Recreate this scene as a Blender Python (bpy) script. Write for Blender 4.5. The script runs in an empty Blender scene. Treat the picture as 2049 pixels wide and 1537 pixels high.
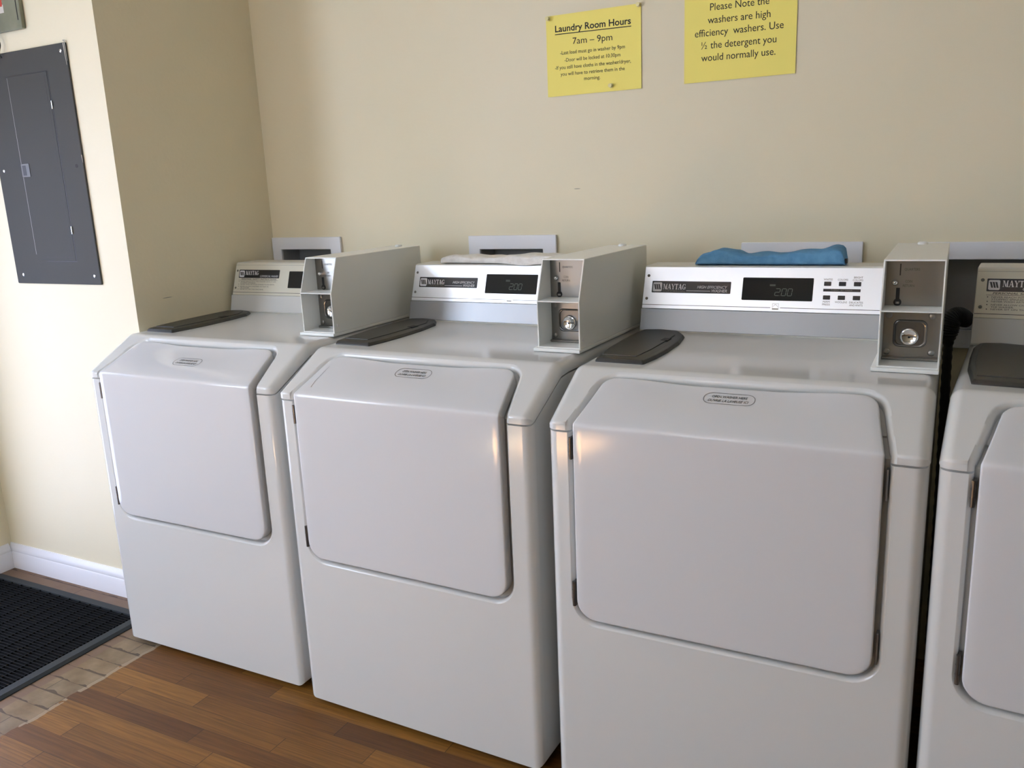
import bpy, bmesh, math, random
from mathutils import Vector, Matrix
random.seed(7)
scene = bpy.context.scene
COL = scene.collection

# ------------------------------------------------------------------ camera
CAM = (2.143, -1.5001, 1.2931)
RT = Vector((0.88825609, 0.45744946, -0.04172662))
FW = Vector((-0.45426685, 0.86132303, -0.22751761))
UP = Vector((-0.06813771, 0.22104892, 0.97287955))
cam_d = bpy.data.cameras.new('camera')
cam = bpy.data.objects.new('camera', cam_d)
COL.objects.link(cam)
M = Matrix.Identity(4)
for i in range(3):
    M[i][0] = RT[i]; M[i][1] = UP[i]; M[i][2] = -FW[i]; M[i][3] = CAM[i]
cam.matrix_world = M
cam_d.sensor_fit = 'HORIZONTAL'
cam_d.sensor_width = 36.0
cam_d.lens = 36.0 * 1679.1 / 2049.0
cam_d.clip_start = 0.02
scene.camera = cam

# ------------------------------------------------------------------ world, exposure, daylight
scene.view_settings.view_transform = 'Standard'
scene.view_settings.look = 'None'
scene.view_settings.exposure = 0.06
scene.view_settings.gamma = 1.0
scene.view_settings.use_curve_mapping = False
world = bpy.data.worlds.new('sky')
scene.world = world
world.use_nodes = True
world.node_tree.nodes['Background'].inputs[0].default_value = (0.75, 0.88, 1.0, 1)
world.node_tree.nodes['Background'].inputs[1].default_value = 0.2

def daylight(name, loc, rot, sx, sy, power, color=(0.70, 0.80, 1.0)):
    l = bpy.data.lights.new(name, 'AREA')
    l.shape = 'RECTANGLE'; l.size = sx; l.size_y = sy
    l.energy = power; l.color = color
    o = bpy.data.objects.new(name, l)
    o.location = loc; o.rotation_euler = rot
    COL.objects.link(o)
    return o

PI = math.pi
# window in the rear wall (faces +y), glass door in the left wall (faces +x), rear glass door at the left
daylight('daylight_rear_window', (0.90, -3.63, 1.85), (PI/2, 0, 0), 0.5, 0.6, 9)
daylight('daylight_rear_door', (-0.12, -3.63, 1.05), (PI/2, 0, 0), 1.1, 2.0, 10)
daylight('daylight_left_door', (-0.90, -0.33, 0.85), (0, -PI/2, 0), 1.5, 0.54, 15, (0.63, 0.70, 1.0))
daylight('daylight_left_glass', (-0.90, -1.85, 1.45), (0, -PI/2, 0), 1.4, 1.1, 56)
daylight('ceiling_fill_light', (1.2, -1.98, 2.44), (0, 0, 0), 1.3, 0.4, 4, (1.0, 0.97, 0.92))  # added fill under the ceiling, no fixture; lifts washer tops and console faces
sun_d = bpy.data.lights.new('sun', 'SUN')
sun_d.energy = 2200.0; sun_d.angle = math.radians(0.6); sun_d.color = (0.86, 0.93, 1.0)
sun = bpy.data.objects.new('sun', sun_d)
COL.objects.link(sun)
sun.rotation_euler = Vector((-0.62, 1.40, -1.90)).to_track_quat('-Z', 'Y').to_euler()

# ------------------------------------------------------------------ materials
def s2l(c):
    return tuple((x/12.92 if x <= 0.04045 else ((x+0.055)/1.055)**2.4) for x in c)
def srgb(r, g, b):
    return s2l((r/255, g/255, b/255)) + (1.0,)
def new_mat(name, color, rough=0.5, metal=0.0, coat=0.0, spec=0.5, bump=None, emis=None, aniso=0.0, vary=None):
    m = bpy.data.materials.new(name); m.use_nodes = True
    nt = m.node_tree; b = nt.nodes['Principled BSDF']
    b.inputs['Base Color'].default_value = color
    b.inputs['Roughness'].default_value = rough
    b.inputs['Metallic'].default_value = metal
    b.inputs['Coat Weight'].default_value = coat
    b.inputs['Coat Roughness'].default_value = 0.08
    b.inputs['Specular IOR Level'].default_value = spec
    if aniso: b.inputs['Anisotropic'].default_value = aniso
    if emis:
        b.inputs['Emission Color'].default_value = emis[0]
        b.inputs['Emission Strength'].default_value = emis[1]
    tc = None
    if bump or vary:
        tc = nt.nodes.new('ShaderNodeTexCoord')
    if bump:                                   # (scale, strength, distance, stretch)
        n = nt.nodes.new('ShaderNodeTexNoise'); n.inputs['Scale'].default_value = bump[0]
        n.inputs['Detail'].default_value = 4
        bp = nt.nodes.new('ShaderNodeBump'); bp.inputs['Strength'].default_value = bump[1]
        bp.inputs['Distance'].default_value = bump[2]
        mp = nt.nodes.new('ShaderNodeMapping')
        if len(bump) > 3: mp.inputs['Scale'].default_value = bump[3]
        nt.links.new(tc.outputs['Object'], mp.inputs[0]); nt.links.new(mp.outputs[0], n.inputs['Vector'])
        nt.links.new(n.outputs['Fac'], bp.inputs['Height']); nt.links.new(bp.outputs[0], b.inputs['Normal'])
    if vary:                                   # (scale, color2, stretch)
        n = nt.nodes.new('ShaderNodeTexNoise'); n.inputs['Scale'].default_value = vary[0]
        n.inputs['Detail'].default_value = 5
        mp = nt.nodes.new('ShaderNodeMapping')
        if len(vary) > 2: mp.inputs['Scale'].default_value = vary[2]
        nt.links.new(tc.outputs['Object'], mp.inputs[0]); nt.links.new(mp.outputs[0], n.inputs['Vector'])
        cr = nt.nodes.new('ShaderNodeValToRGB')
        cr.color_ramp.elements[0].position = 0.35; cr.color_ramp.elements[1].position = 0.65
        cr.color_ramp.elements[0].color = color; cr.color_ramp.elements[1].color = vary[1]
        nt.links.new(n.outputs['Fac'], cr.inputs[0]); nt.links.new(cr.outputs[0], b.inputs['Base Color'])
    return m

MAT = {}
MAT['wall'] = new_mat('cream_wall_paint', srgb(234, 224, 194), 0.55, bump=(90, 0.12, 0.004), vary=(3.0, srgb(232, 222, 191)))
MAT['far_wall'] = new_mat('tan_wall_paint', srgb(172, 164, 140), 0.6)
MAT['ceiling'] = new_mat('ceiling_paint', srgb(238, 237, 232), 0.8)
MAT['trim'] = new_mat('white_trim_paint', srgb(232, 231, 232), 0.35)
MAT['enamel'] = new_mat('white_enamel', srgb(216, 216, 212), 0.12, coat=0.0, bump=(260, 0.02, 0.001))
MAT['enamel_door'] = new_mat('white_door_enamel', srgb(214, 214, 214), 0.10, coat=0.0, bump=(14, 0.02, 0.004))
MAT['housing'] = new_mat('console_enamel', srgb(214, 212, 202), 0.35)
MAT['beige'] = new_mat('beige_panel', srgb(214, 210, 192), 0.4)
MAT['alu'] = new_mat('brushed_aluminium', (0.90, 0.935, 1.0, 1), 0.33, metal=1.0, bump=(40, 0.05, 0.0006, (0.6, 30, 30)))
MAT['alu_low'] = new_mat('polished_aluminium', (0.33, 0.34, 0.352, 1), 0.42, metal=1.0, bump=(40, 0.04, 0.0005, (0.6, 30, 30)))
MAT['lower_paint'] = new_mat('lower_panel_paint', srgb(200, 200, 195), 0.35, spec=0.5)
MAT['steel'] = new_mat('brushed_steel', (0.27, 0.262, 0.245, 1), 0.30, metal=1.0, bump=(60, 0.08, 0.0006, (1, 1, 20)))
MAT['dish'] = new_mat('pressed_dish_metal', (0.16, 0.16, 0.155, 1), 0.28, metal=1.0)
MAT['chrome'] = new_mat('chrome', (0.85, 0.85, 0.85, 1), 0.1, metal=1.0)
MAT['box'] = new_mat('coin_box_paint', srgb(242, 242, 235), 0.3, bump=(300, 0.06, 0.001))
MAT['black_print'] = new_mat('black_print', srgb(22, 22, 26), 0.35)
MAT['black'] = new_mat('black_void', srgb(10, 10, 10), 0.6)
MAT['display'] = new_mat('display_glass', srgb(30, 31, 29), 0.55, spec=0.15)
MAT['digit'] = new_mat('display_digit', srgb(70, 82, 74), 0.5, emis=((0.09, 0.12, 0.10, 1), 0.25))
MAT['white_print'] = new_mat('white_print', srgb(226, 226, 228), 0.4)
MAT['grey_print'] = new_mat('grey_print', srgb(120, 118, 108), 0.5)
MAT['dark_text'] = new_mat('dark_text', srgb(70, 68, 62), 0.5)
MAT['lid'] = new_mat('charcoal_plastic', srgb(46, 46, 42), 0.42, bump=(500, 0.08, 0.001))
MAT['hinge'] = new_mat('hinge_metal', (0.12, 0.11, 0.10, 1), 0.35, metal=0.8)
MAT['screw'] = new_mat('screw_grey', srgb(112, 110, 102), 0.4, metal=0.3)
MAT['paper'] = new_mat('yellow_paper', srgb(255, 239, 126), 0.7)
MAT['ink'] = new_mat('ink', srgb(28, 26, 16), 0.7)
MAT['pin'] = new_mat('clear_plastic_pin', srgb(236, 224, 160), 0.15, coat=0.5)
MAT['panel'] = new_mat('grey_panel_paint', srgb(66, 69, 69), 0.62, spec=0.15, bump=(200, 0.03, 0.001))
MAT['panel_latch'] = new_mat('panel_latch_grey', srgb(84, 87, 88), 0.45)
MAT['panel_line'] = new_mat('panel_dark', srgb(40, 42, 44), 0.5)
MAT['panel_edge'] = new_mat('panel_bright_edge', srgb(150, 154, 156), 0.3)
MAT['discon'] = new_mat('grey_green_paint', srgb(126, 130, 112), 0.5, vary=(14, srgb(112, 116, 98)))
MAT['red'] = new_mat('red_label', srgb(178, 66, 54), 0.6)
MAT['chip'] = new_mat('old_paint_chip', srgb(168, 164, 150), 0.6)
MAT['label'] = new_mat('white_label', srgb(206, 202, 194), 0.6)
MAT['pvc'] = new_mat('white_outlet_plastic', srgb(242, 242, 244), 0.45)
MAT['recess'] = new_mat('shaded_recess_plastic', srgb(166, 166, 166), 0.5)  # white outlet plastic greyed, recess shade put into the colour
MAT['hose'] = new_mat('black_rubber', srgb(22, 22, 20), 0.5)
MAT['mat_border'] = new_mat('mat_rubber_border', srgb(46, 50, 51), 0.65, spec=0.3, bump=(300, 0.1, 0.001))
MAT['mat_rib'] = new_mat('mat_ribs', srgb(16, 17, 17), 0.8, spec=0.15)
MAT['mat_base'] = new_mat('mat_base', srgb(6, 6, 6), 0.9, spec=0.1)
MAT['blue'] = new_mat('blue_terry', srgb(92, 148, 190), 0.95, bump=(700, 0.5, 0.002), vary=(60, srgb(80, 134, 176)))
MAT['white_terry'] = new_mat('off_white_terry', srgb(244, 241, 234), 0.95, bump=(600, 0.6, 0.002), vary=(60, srgb(230, 226, 218)))
MAT['outside'] = new_mat('sun_blocker_white', srgb(235, 235, 232), 0.8)  # for the added sun-blocking panel behind the rear wall

def wall_marks(m):
    # two short grey scuffs: one on the back wall, one on the alcove side wall (object space = room space)
    nt = m.node_tree; N = nt.nodes; L = nt.links; b = N['Principled BSDF']
    src = b.inputs['Base Color'].links[0].from_socket
    tc = N.new('ShaderNodeTexCoord'); last = src
    for cen, sc in (((1.1668, 0.8077, 1.2825), (110, 10, 900)), ((-0.0136, 0.318, 1.0055), (10, 60, 800))):
        mp = N.new('ShaderNodeVectorMath'); mp.operation = 'SUBTRACT'; mp.inputs[1].default_value = cen
        ml = N.new('ShaderNodeVectorMath'); ml.operation = 'MULTIPLY'; ml.inputs[1].default_value = sc
        ln = N.new('ShaderNodeVectorMath'); ln.operation = 'LENGTH'
        mr = N.new('ShaderNodeMapRange'); mr.inputs['From Min'].default_value = 0.8; mr.inputs['From Max'].default_value = 1.3
        mr.inputs['To Min'].default_value = 0.6; mr.inputs['To Max'].default_value = 0.0
        mx = N.new('ShaderNodeMix'); mx.data_type = 'RGBA'; mx.inputs[7].default_value = srgb(96, 90, 78)
        L.new(tc.outputs['Object'], mp.inputs[0]); L.new(mp.outputs[0], ml.inputs[0]); L.new(ml.outputs[0], ln.inputs[0])
        L.new(ln.outputs['Value'], mr.inputs['Value']); L.new(mr.outputs[0], mx.inputs[0]); L.new(last, mx.inputs[6]); last = mx.outputs[2]
    L.new(last, b.inputs['Base Color'])
wall_marks(MAT['wall'])

def floor_material():
    m = bpy.data.materials.new('oak_strip_floor'); m.use_nodes = True
    nt = m.node_tree; N = nt.nodes; L = nt.links; b = N['Principled BSDF']
    tc = N.new('ShaderNodeTexCoord'); sp = N.new('ShaderNodeSeparateXYZ'); L.new(tc.outputs['Object'], sp.inputs[0])
    def mt(op, a, bb=None, c=None):
        n = N.new('ShaderNodeMath'); n.operation = op
        for i, v in enumerate((a, bb, c)):
            if v is None: continue
            if isinstance(v, (int, float)): n.inputs[i].default_value = v
            else: L.new(v, n.inputs[i])
        return n.outputs[0]
    X, Y = sp.outputs[0], sp.outputs[1]
    row = mt('FLOOR', mt('DIVIDE', Y, 0.057)); fy = mt('FRACT', mt('DIVIDE', Y, 0.057))
    wn = N.new('ShaderNodeTexWhiteNoise'); wn.noise_dimensions = '1D'; L.new(row, wn.inputs['W'])
    xo = mt('DIVIDE', mt('ADD', X, mt('MULTIPLY', wn.outputs['Value'], 3.0)), 0.55)
    col = mt('FLOOR', xo); fx = mt('FRACT', xo)
    cv = N.new('ShaderNodeCombineXYZ'); L.new(row, cv.inputs[0]); L.new(col, cv.inputs[1])
    w2 = N.new('ShaderNodeTexWhiteNoise'); w2.noise_dimensions = '2D'; L.new(cv.outputs[0], w2.inputs['Vector'])
    cr = N.new('ShaderNodeValToRGB'); e = cr.color_ramp.elements
    e[0].color = srgb(90, 56, 23); e[1].color = srgb(135, 93, 38)
    x = cr.color_ramp.elements.new(0.35); x.color = srgb(106, 69, 27)
    x = cr.color_ramp.elements.new(0.7); x.color = srgb(120, 82, 33)
    L.new(w2.outputs['Value'], cr.inputs[0])
    # grain
    mp = N.new('ShaderNodeMapping'); mp.inputs['Scale'].default_value = (3, 90, 1)
    av = N.new('ShaderNodeVectorMath'); av.operation = 'ADD'
    L.new(tc.outputs['Object'], av.inputs[0])
    sc = N.new('ShaderNodeVectorMath'); sc.operation = 'SCALE'; sc.inputs['Scale'].default_value = 7.0
    L.new(w2.outputs['Color'], sc.inputs[0]); L.new(sc.outputs[0], av.inputs[1]); L.new(av.outputs[0], mp.inputs[0])
    gn = N.new('ShaderNodeTexNoise'); gn.inputs['Scale'].default_value = 2.0; gn.inputs['Detail'].default_value = 6; gn.inputs['Distortion'].default_value = 0.6
    L.new(mp.outputs[0], gn.inputs['Vector'])
    gr = N.new('ShaderNodeMapRange'); gr.inputs['From Min'].default_value = 0.3; gr.inputs['From Max'].default_value = 0.7
    gr.inputs['To Min'].default_value = 0.62; gr.inputs['To Max'].default_value = 1.1; L.new(gn.outputs['Fac'], gr.inputs['Value'])
    mul = N.new('ShaderNodeVectorMath'); mul.operation = 'SCALE'; L.new(cr.outputs[0], mul.inputs[0]); L.new(gr.outputs[0], mul.inputs['Scale'])
    # unfinished strip (old threshold line) between the mat and x = 0.115
    dn = N.new('ShaderNodeTexNoise'); dn.inputs['Scale'].default_value = 14; dn.inputs['Detail'].default_value = 5
    L.new(tc.outputs['Object'], dn.inputs['Vector'])
    edge = mt('ADD', 0.10, mt('MULTIPLY', mt('SUBTRACT', dn.outputs['Fac'], 0.5), 0.03))
    bare = mt('LESS_THAN', X, edge)
    line = mt('MULTIPLY', mt('LESS_THAN', mt('ABSOLUTE', mt('SUBTRACT', X, mt('ADD', edge, 0.004))), 0.007), mt('GREATER_THAN', dn.outputs['Fac'], 0.44))
    c2 = N.new('ShaderNodeValToRGB'); c2.color_ramp.elements[0].position = 0.3; c2.color_ramp.elements[1].position = 0.7
    c2.color_ramp.elements[0].color = srgb(104, 87, 62); c2.color_ramp.elements[1].color = srgb(140, 126, 100)
    L.new(dn.outputs['Fac'], c2.inputs[0])
    mx = N.new('ShaderNodeMix'); mx.data_type = 'RGBA'; L.new(mt('MULTIPLY', bare, 0.8), mx.inputs[0]); L.new(mul.outputs[0], mx.inputs[6]); L.new(c2.outputs[0], mx.inputs[7])
    # darker stained floor behind the mat
    back = mt('MULTIPLY', mt('LESS_THAN', X, -0.02), 0.75)
    m1 = N.new('ShaderNodeMix'); m1.data_type = 'RGBA'; L.new(back, m1.inputs[0]); L.new(mx.outputs[2], m1.inputs[6]); m1.inputs[7].default_value = srgb(112, 88, 72)
    m2 = N.new('ShaderNodeMix'); m2.data_type = 'RGBA'; L.new(mt('MULTIPLY', line, 0.7), m2.inputs[0]); L.new(m1.outputs[2], m2.inputs[6]); m2.inputs[7].default_value = srgb(156, 142, 118)
    # joints
    j1 = mt('LESS_THAN', fy, mt('ADD', 0.018, mt('MULTIPLY', mt('MULTIPLY', bare, mt('MAXIMUM', mt('SUBTRACT', dn.outputs['Fac'], 0.40), 0.0)), 0.75)))
    j2 = mt('LESS_THAN', fx, 0.004)
    j = mt('MULTIPLY', mt('MAXIMUM', j1, j2), 0.72)
    m3 = N.new('ShaderNodeMix'); m3.data_type = 'RGBA'; L.new(j, m3.inputs[0]); L.new(m2.outputs[2], m3.inputs[6]); m3.inputs[7].default_value = srgb(40, 26, 14)
    L.new(m3.outputs[2], b.inputs['Base Color'])
    b.inputs['Roughness'].default_value = 0.5; b.inputs['Specular IOR Level'].default_value = 0.3
    bp = N.new('ShaderNodeBump'); bp.inputs['Strength'].default_value = 0.15; bp.inputs['Distance'].default_value = 0.002
    L.new(mt('SUBTRACT', gn.outputs['Fac'], j), bp.inputs['Height']); L.new(bp.outputs[0], b.inputs['Normal'])
    return m
MAT['floor'] = floor_material()

# ------------------------------------------------------------------ mesh helpers
class MB:
    def __init__(s): s.v = []; s.f = []
    def add(s, vs, fs):
        o = len(s.v); s.v += [tuple(p) for p in vs]; s.f += [tuple(i+o for i in f) for f in fs]; return s
    def box(s, x0, x1, y0, y1, z0, z1):
        return s.add([(x0,y0,z0),(x1,y0,z0),(x1,y1,z0),(x0,y1,z0),(x0,y0,z1),(x1,y0,z1),(x1,y1,z1),(x0,y1,z1)],
                     [(0,3,2,1),(4,5,6,7),(0,1,5,4),(1,2,6,5),(2,3,7,6),(3,0,4,7)])
    def loft(s, rings, cap=True, closed=True):
        n = len(rings[0]); vs = [p for r in rings for p in r]; fs = []
        for k in range(len(rings)-1):
            for i in range(n if closed else n-1):
                j = (i+1) % n
                fs.append((k*n+i, k*n+j, (k+1)*n+j, (k+1)*n+i))
        if cap:
            fs.append(tuple(range(n))[::-1]); fs.append(tuple((len(rings)-1)*n+i for i in range(n)))
        return s.add(vs, fs)
    def extrude(s, poly, fn0, fn1):
        return s.loft([[fn0(p) for p in poly], [fn1(p) for p in poly]])
    def cyl(s, c, axis, r0, r1, h, n=20):
        c = Vector(c); a = Vector(axis).normalized(); t = a.orthogonal().normalized(); q = a.cross(t)
        rg = []
        for rr, hh in ((r0, 0), (r1, h)):
            rg.append([c + a*hh + (t*math.cos(2*PI*i/n) + q*math.sin(2*PI*i/n))*rr for i in range(n)])
        return s.loft(rg)
    def lathe(s, c, axis, prof, n=24):
        c = Vector(c); a = Vector(axis).normalized(); t = a.orthogonal().normalized(); q = a.cross(t)
        return s.loft([[c + a*h + (t*math.cos(2*PI*i/n) + q*math.sin(2*PI*i/n))*r for i in range(n)] for r, h in prof])
    def tube(s, pts, rad, n=14):
        pts = [Vector(p) for p in pts]; rings = []; t0 = None
        for k, p in enumerate(pts):
            d = (pts[min(k+1, len(pts)-1)] - pts[max(k-1, 0)]).normalized()
            if t0 is None: t0 = d.orthogonal().normalized()
            t0 = (t0 - d*(t0.dot(d))).normalized(); q = d.cross(t0)
            r = rad[k] if isinstance(rad, (list, tuple)) else rad
            rings.append([p + (t0*math.cos(2*PI*i/n) + q*math.sin(2*PI*i/n))*r for i in range(n)])
        return s.loft(rings)
    def mesh(s, name, smooth=None):
        me = bpy.data.meshes.new(name); me.from_pydata(s.v, [], s.f); me.update()
        bm = bmesh.new(); bm.from_mesh(me); bmesh.ops.recalc_face_normals(bm, faces=bm.faces); bm.to_mesh(me); bm.free()
        if smooth is not None: shade(me, smooth)
        return me

def shade(me, ang=35):
    me.polygons.foreach_set('use_smooth', [True]*len(me.polygons))
    me.set_sharp_from_angle(angle=math.radians(ang)); me.update()

def apply_mods(o):
    dg = bpy.context.evaluated_depsgraph_get(); dg.update()
    me = bpy.data.meshes.new_from_object(o.evaluated_get(dg))
    o.modifiers.clear(); o.data = me
    return me

def bevelled(me, width, seg=2, ang=40, smooth=35):
    o = bpy.data.objects.new('tmp', me); COL.objects.link(o)
    b = o.modifiers.new('b', 'BEVEL'); b.width = width; b.segments = seg; b.limit_method = 'ANGLE'; b.angle_limit = math.radians(ang)
    m2 = apply_mods(o); bpy.data.objects.remove(o); shade(m2, smooth); return weighted(m2)

def weighted(me):
    o = bpy.data.objects.new('tmp', me); COL.objects.link(o)
    m = o.modifiers.new('w', 'WEIGHTED_NORMAL'); m.keep_sharp = True; m.weight = 100; m.mode = 'FACE_AREA'
    m2 = apply_mods(o); bpy.data.objects.remove(o); return m2

def booleaned(me, cutters, ops, use_self=False):
    o = bpy.data.objects.new('tmp', me); COL.objects.link(o); cs = []
    for c, op in zip(cutters, ops):
        co = bpy.data.objects.new('cut', c); COL.objects.link(co); cs.append(co)
        b = o.modifiers.new('b', 'BOOLEAN'); b.object = co; b.operation = op; b.solver = 'EXACT'; b.use_self = use_self
    m2 = apply_mods(o)
    for c in cs: bpy.data.objects.remove(c)
    bpy.data.objects.remove(o); return m2

def obj(name, me, mat, parent=None, label=None):
    if isinstance(me, MB): me = me.mesh(name)
    o = bpy.data.objects.new(name, me); COL.objects.link(o)
    if mat is not None and not me.materials: me.materials.append(MAT[mat])
    if parent is not None: o.parent = parent
    if label: o['label'] = label
    return o

def tag(o, label, cat, group=None):
    o['label'] = label; o['category'] = cat
    if group: o['group'] = group
    return o

def thing(name, label, cat, loc=(0, 0, 0), rz=0, group=None):
    o = bpy.data.objects.new(name, None); COL.objects.link(o); o.empty_display_size = 0.1
    o.location = loc; o.rotation_euler = (0, 0, rz)
    return tag(o, label, cat, group)

def struct(name, me, mat, parent=None):
    o = obj(name, me, mat, parent)
    if parent is None: o['kind'] = 'structure'
    return o

# text -----------------------------------------------------------------
_tc = {}
def text_poly(body, shear=0.0, bold=0.0):
    k = (body, shear, bold)
    if k not in _tc:
        cu = bpy.data.curves.new('t', 'FONT'); cu.body = body; cu.size = 1.0; cu.shear = shear; cu.offset = bold; cu.resolution_u = 3
        o = bpy.data.objects.new('t', cu); COL.objects.link(o)
        dg = bpy.context.evaluated_depsgraph_get(); dg.update()
        me = bpy.data.meshes.new_from_object(o.evaluated_get(dg))
        _tc[k] = ([tuple(v.co) for v in me.vertices], [tuple(p.vertices) for p in me.polygons])
        bpy.data.objects.remove(o); bpy.data.meshes.remove(me)
    return _tc[k]
def put_text(mb, body, F, u0, u1, v, size, h=0.0004, shear=0.0, bold=0.0, slope=0.0):
    """text from u0 to u1, baseline v, cap height about 0.7*size, on frame F(u, v, h)"""
    vs, fs = text_poly(body, shear, bold)
    xs = [p[0] for p in vs]; x0, x1 = min(xs), max(xs); k = (u1-u0)/(x1-x0)
    mb.add([F(u0+(p[0]-x0)*k, v+p[1]*size+slope*((p[0]-x0)*k), h) for p in vs], fs)
def rect(mb, F, u0, u1, v0, v1, h0, h1):
    c = [(u0, v0), (u1, v0), (u1, v1), (u0, v1)]
    mb.loft([[F(u, v, h0) for u, v in c], [F(u, v, h1) for u, v in c]])
def poly(mb, F, pts, h0, h1):
    mb.loft([[F(u, v, h0) for u, v in pts], [F(u, v, h1) for u, v in pts]])
def rrect_pts(u0, u1, v0, v1, r, n=6):
    out = []
    for cx, cy, a0 in ((u1-r, v0+r, -90), (u1-r, v1-r, 0), (u0+r, v1-r, 90), (u0+r, v0+r, 180)):
        for i in range(n+1):
            a = math.radians(a0+90*i/n); out.append((cx+r*math.cos(a), cy+r*math.sin(a)))
    return out
def disc(mb, F, u, v, r, h0, h1, n=18):
    poly(mb, F, [(u+r*math.cos(2*PI*i/n), v+r*math.sin(2*PI*i/n)) for i in range(n)], h0, h1)

# hand-drawn flared serif capitals for the badge (unit cell polygons)
GLY = {
 'M': (1.15, [[(0,0),(.28,0),(.28,.07),(0,.07)], [(.10,.05),(.18,.05),(.18,.95),(.10,.95)], [(.0,1),(.30,1),(.30,.93),(0,.93)],
              [(.12,1),(.36,1),(.66,.10),(.54,.02)], [(.54,.02),(.62,.02),(.95,1),(.86,1)], [(.78,.05),(1.0,.05),(1.0,1),(.84,1)], [(.68,0),(1.12,0),(1.12,.07),(.68,.07)], [(.9,1),(1.12,1),(1.12,.93),(.9,.93)]]),
 'A': (1.0, [[(.10,.03),(.18,.03),(.50,1),(.42,1)], [(.38,1),(.60,1),(.92,.03),(.66,.03)], [(.24,.30),(.70,.30),(.70,.38),(.24,.38)], [(0,0),(.28,0),(.28,.07),(0,.07)], [(.56,0),(1.0,0),(1.0,.07),(.56,.07)]]),
 'Y': (.95, [[(.05,1),(.30,1),(.60,.45),(.40,.42)], [(.50,.42),(.58,.42),(.88,1),(.80,1)], [(.38,.03),(.60,.03),(.60,.50),(.38,.50)], [(0,1),(.40,1),(.40,.93),(0,.93)], [(.68,1),(.98,1),(.98,.93),(.68,.93)], [(.28,0),(.70,0),(.70,.07),(.28,.07)]]),
 'T': (.9, [[(0,1),(.88,1),(.88,.90),(0,.90)], [(0,1),(.06,1),(.06,.72),(0,.72)], [(.82,1),(.88,1),(.88,.72),(.82,.72)], [(.33,.03),(.56,.03),(.56,.95),(.33,.95)], [(.22,0),(.66,0),(.66,.07),(.22,.07)]]),
 'G': (1.0, [[(.30,.98),(.08,.72),(.04,.50),(.26,.50),(.30,.74),(.44,.92)], [(.04,.50),(.08,.26),(.30,.02),(.44,.08),(.30,.28),(.26,.50)],
             [(.30,.98),(.55,1.0),(.80,.90),(.78,.82),(.58,.94),(.40,.90)], [(.30,.02),(.55,0),(.86,.08),(.84,.16),(.58,.06),(.40,.08)], [(.80,1),(.86,1),(.86,.68),(.80,.68)], [(.66,.08),(.88,.08),(.88,.44),(.66,.44)], [(.56,.40),(.98,.40),(.98,.47),(.56,.47)]]),
}
def put_serif(mb, word, F, u0, u1, v, hgt, h):
    tot = sum(GLY[c][0] for c in word); k = (u1-u0)/tot; x = u0; e = 0
    for c in word:
        for pl in GLY[c][1]:
            e += 1
            mb.add([F(x+a*k, v+b*hgt, h + 0.000004*e) for a, b in pl], [tuple(range(len(pl)))])
        x += GLY[c][0]*k

SEG = {'2': 'abged', '0': 'abcdef'}
def put_digit(mb, ch, F, u, v, w, hh, h, sl=0.12):
    t = 0.0013; hf = hh/2
    S = {'a': (0, hh, w, hh), 'd': (0, 0, w, 0), 'g': (0, hf, w, hf), 'f': (0, hf, 0, hh), 'b': (w, hf, w, hh), 'e': (0, 0, 0, hf), 'c': (w, 0, w, hf)}
    for c in SEG[ch]:
        a, b, cc, d = S[c]; q = t*0.5
        if b == d: pl = [(a+q, b-q), (cc-q, b-q), (cc-q, b+q), (a+q, b+q)]
        else: pl = [(a-q, b+q), (a+q, b+q), (a+q, d-q), (a-q, d-q)]
        mb.add([F(u+x+sl*y, v+y, h) for x, y in pl], [(0, 1, 2, 3)])

# ------------------------------------------------------------------ room shell
XW, YW, YL, XL = -0.0136, 0.8077, 0.1991, -0.8742
CEIL, XR, YR = 2.5, 5.6, -3.6
HC = 0.9066
BOXES = [(-0.0112, 0.2946, 0.897, 1.1555), (0.7988, 1.0991, 0.894, 1.1525), (1.6422, 1.9448, 0.866, 1.1247), (2.086, 2.388, 0.864, 1.1220)]
def outlet_open(b): return (b[0]+0.0385, b[1]-0.0425, b[2]+0.043, b[3]-0.0400)

def wall_y(mb, x0, x1, z0, z1, y0, y1, holes):
    xs = sorted({x0, x1, *[h[0] for h in holes], *[h[1] for h in holes]}); zs = sorted({z0, z1, *[h[2] for h in holes], *[h[3] for h in holes]})
    fs = {}
    def solid(i, k):
        if not (0 <= i < len(xs)-1 and 0 <= k < len(zs)-1): return False
        cx, cz = (xs[i]+xs[i+1])/2, (zs[k]+zs[k+1])/2
        return not any(h[0] < cx < h[1] and h[2] < cz < h[3] for h in holes)
    for i in range(len(xs)-1):
        for k in range(len(zs)-1):
            if not solid(i, k): continue
            a, b, c, d = xs[i], xs[i+1], zs[k], zs[k+1]
            mb.add([(a,y0,c),(b,y0,c),(b,y0,d),(a,y0,d)], [(0,1,2,3)]); mb.add([(a,y1,c),(b,y1,c),(b,y1,d),(a,y1,d)], [(3,2,1,0)])
            if not solid(i-1, k): mb.add([(a,y0,c),(a,y1,c),(a,y1,d),(a,y0,d)], [(3,2,1,0)])
            if not solid(i+1, k): mb.add([(b,y0,c),(b,y1,c),(b,y1,d),(b,y0,d)], [(0,1,2,3)])
            if not solid(i, k-1): mb.add([(a,y0,c),(b,y0,c),(b,y1,c),(a,y1,c)], [(3,2,1,0)])
            if not solid(i, k+1): mb.add([(a,y0,d),(b,y0,d),(b,y1,d),(a,y1,d)], [(0,1,2,3)])
    return mb
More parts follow.
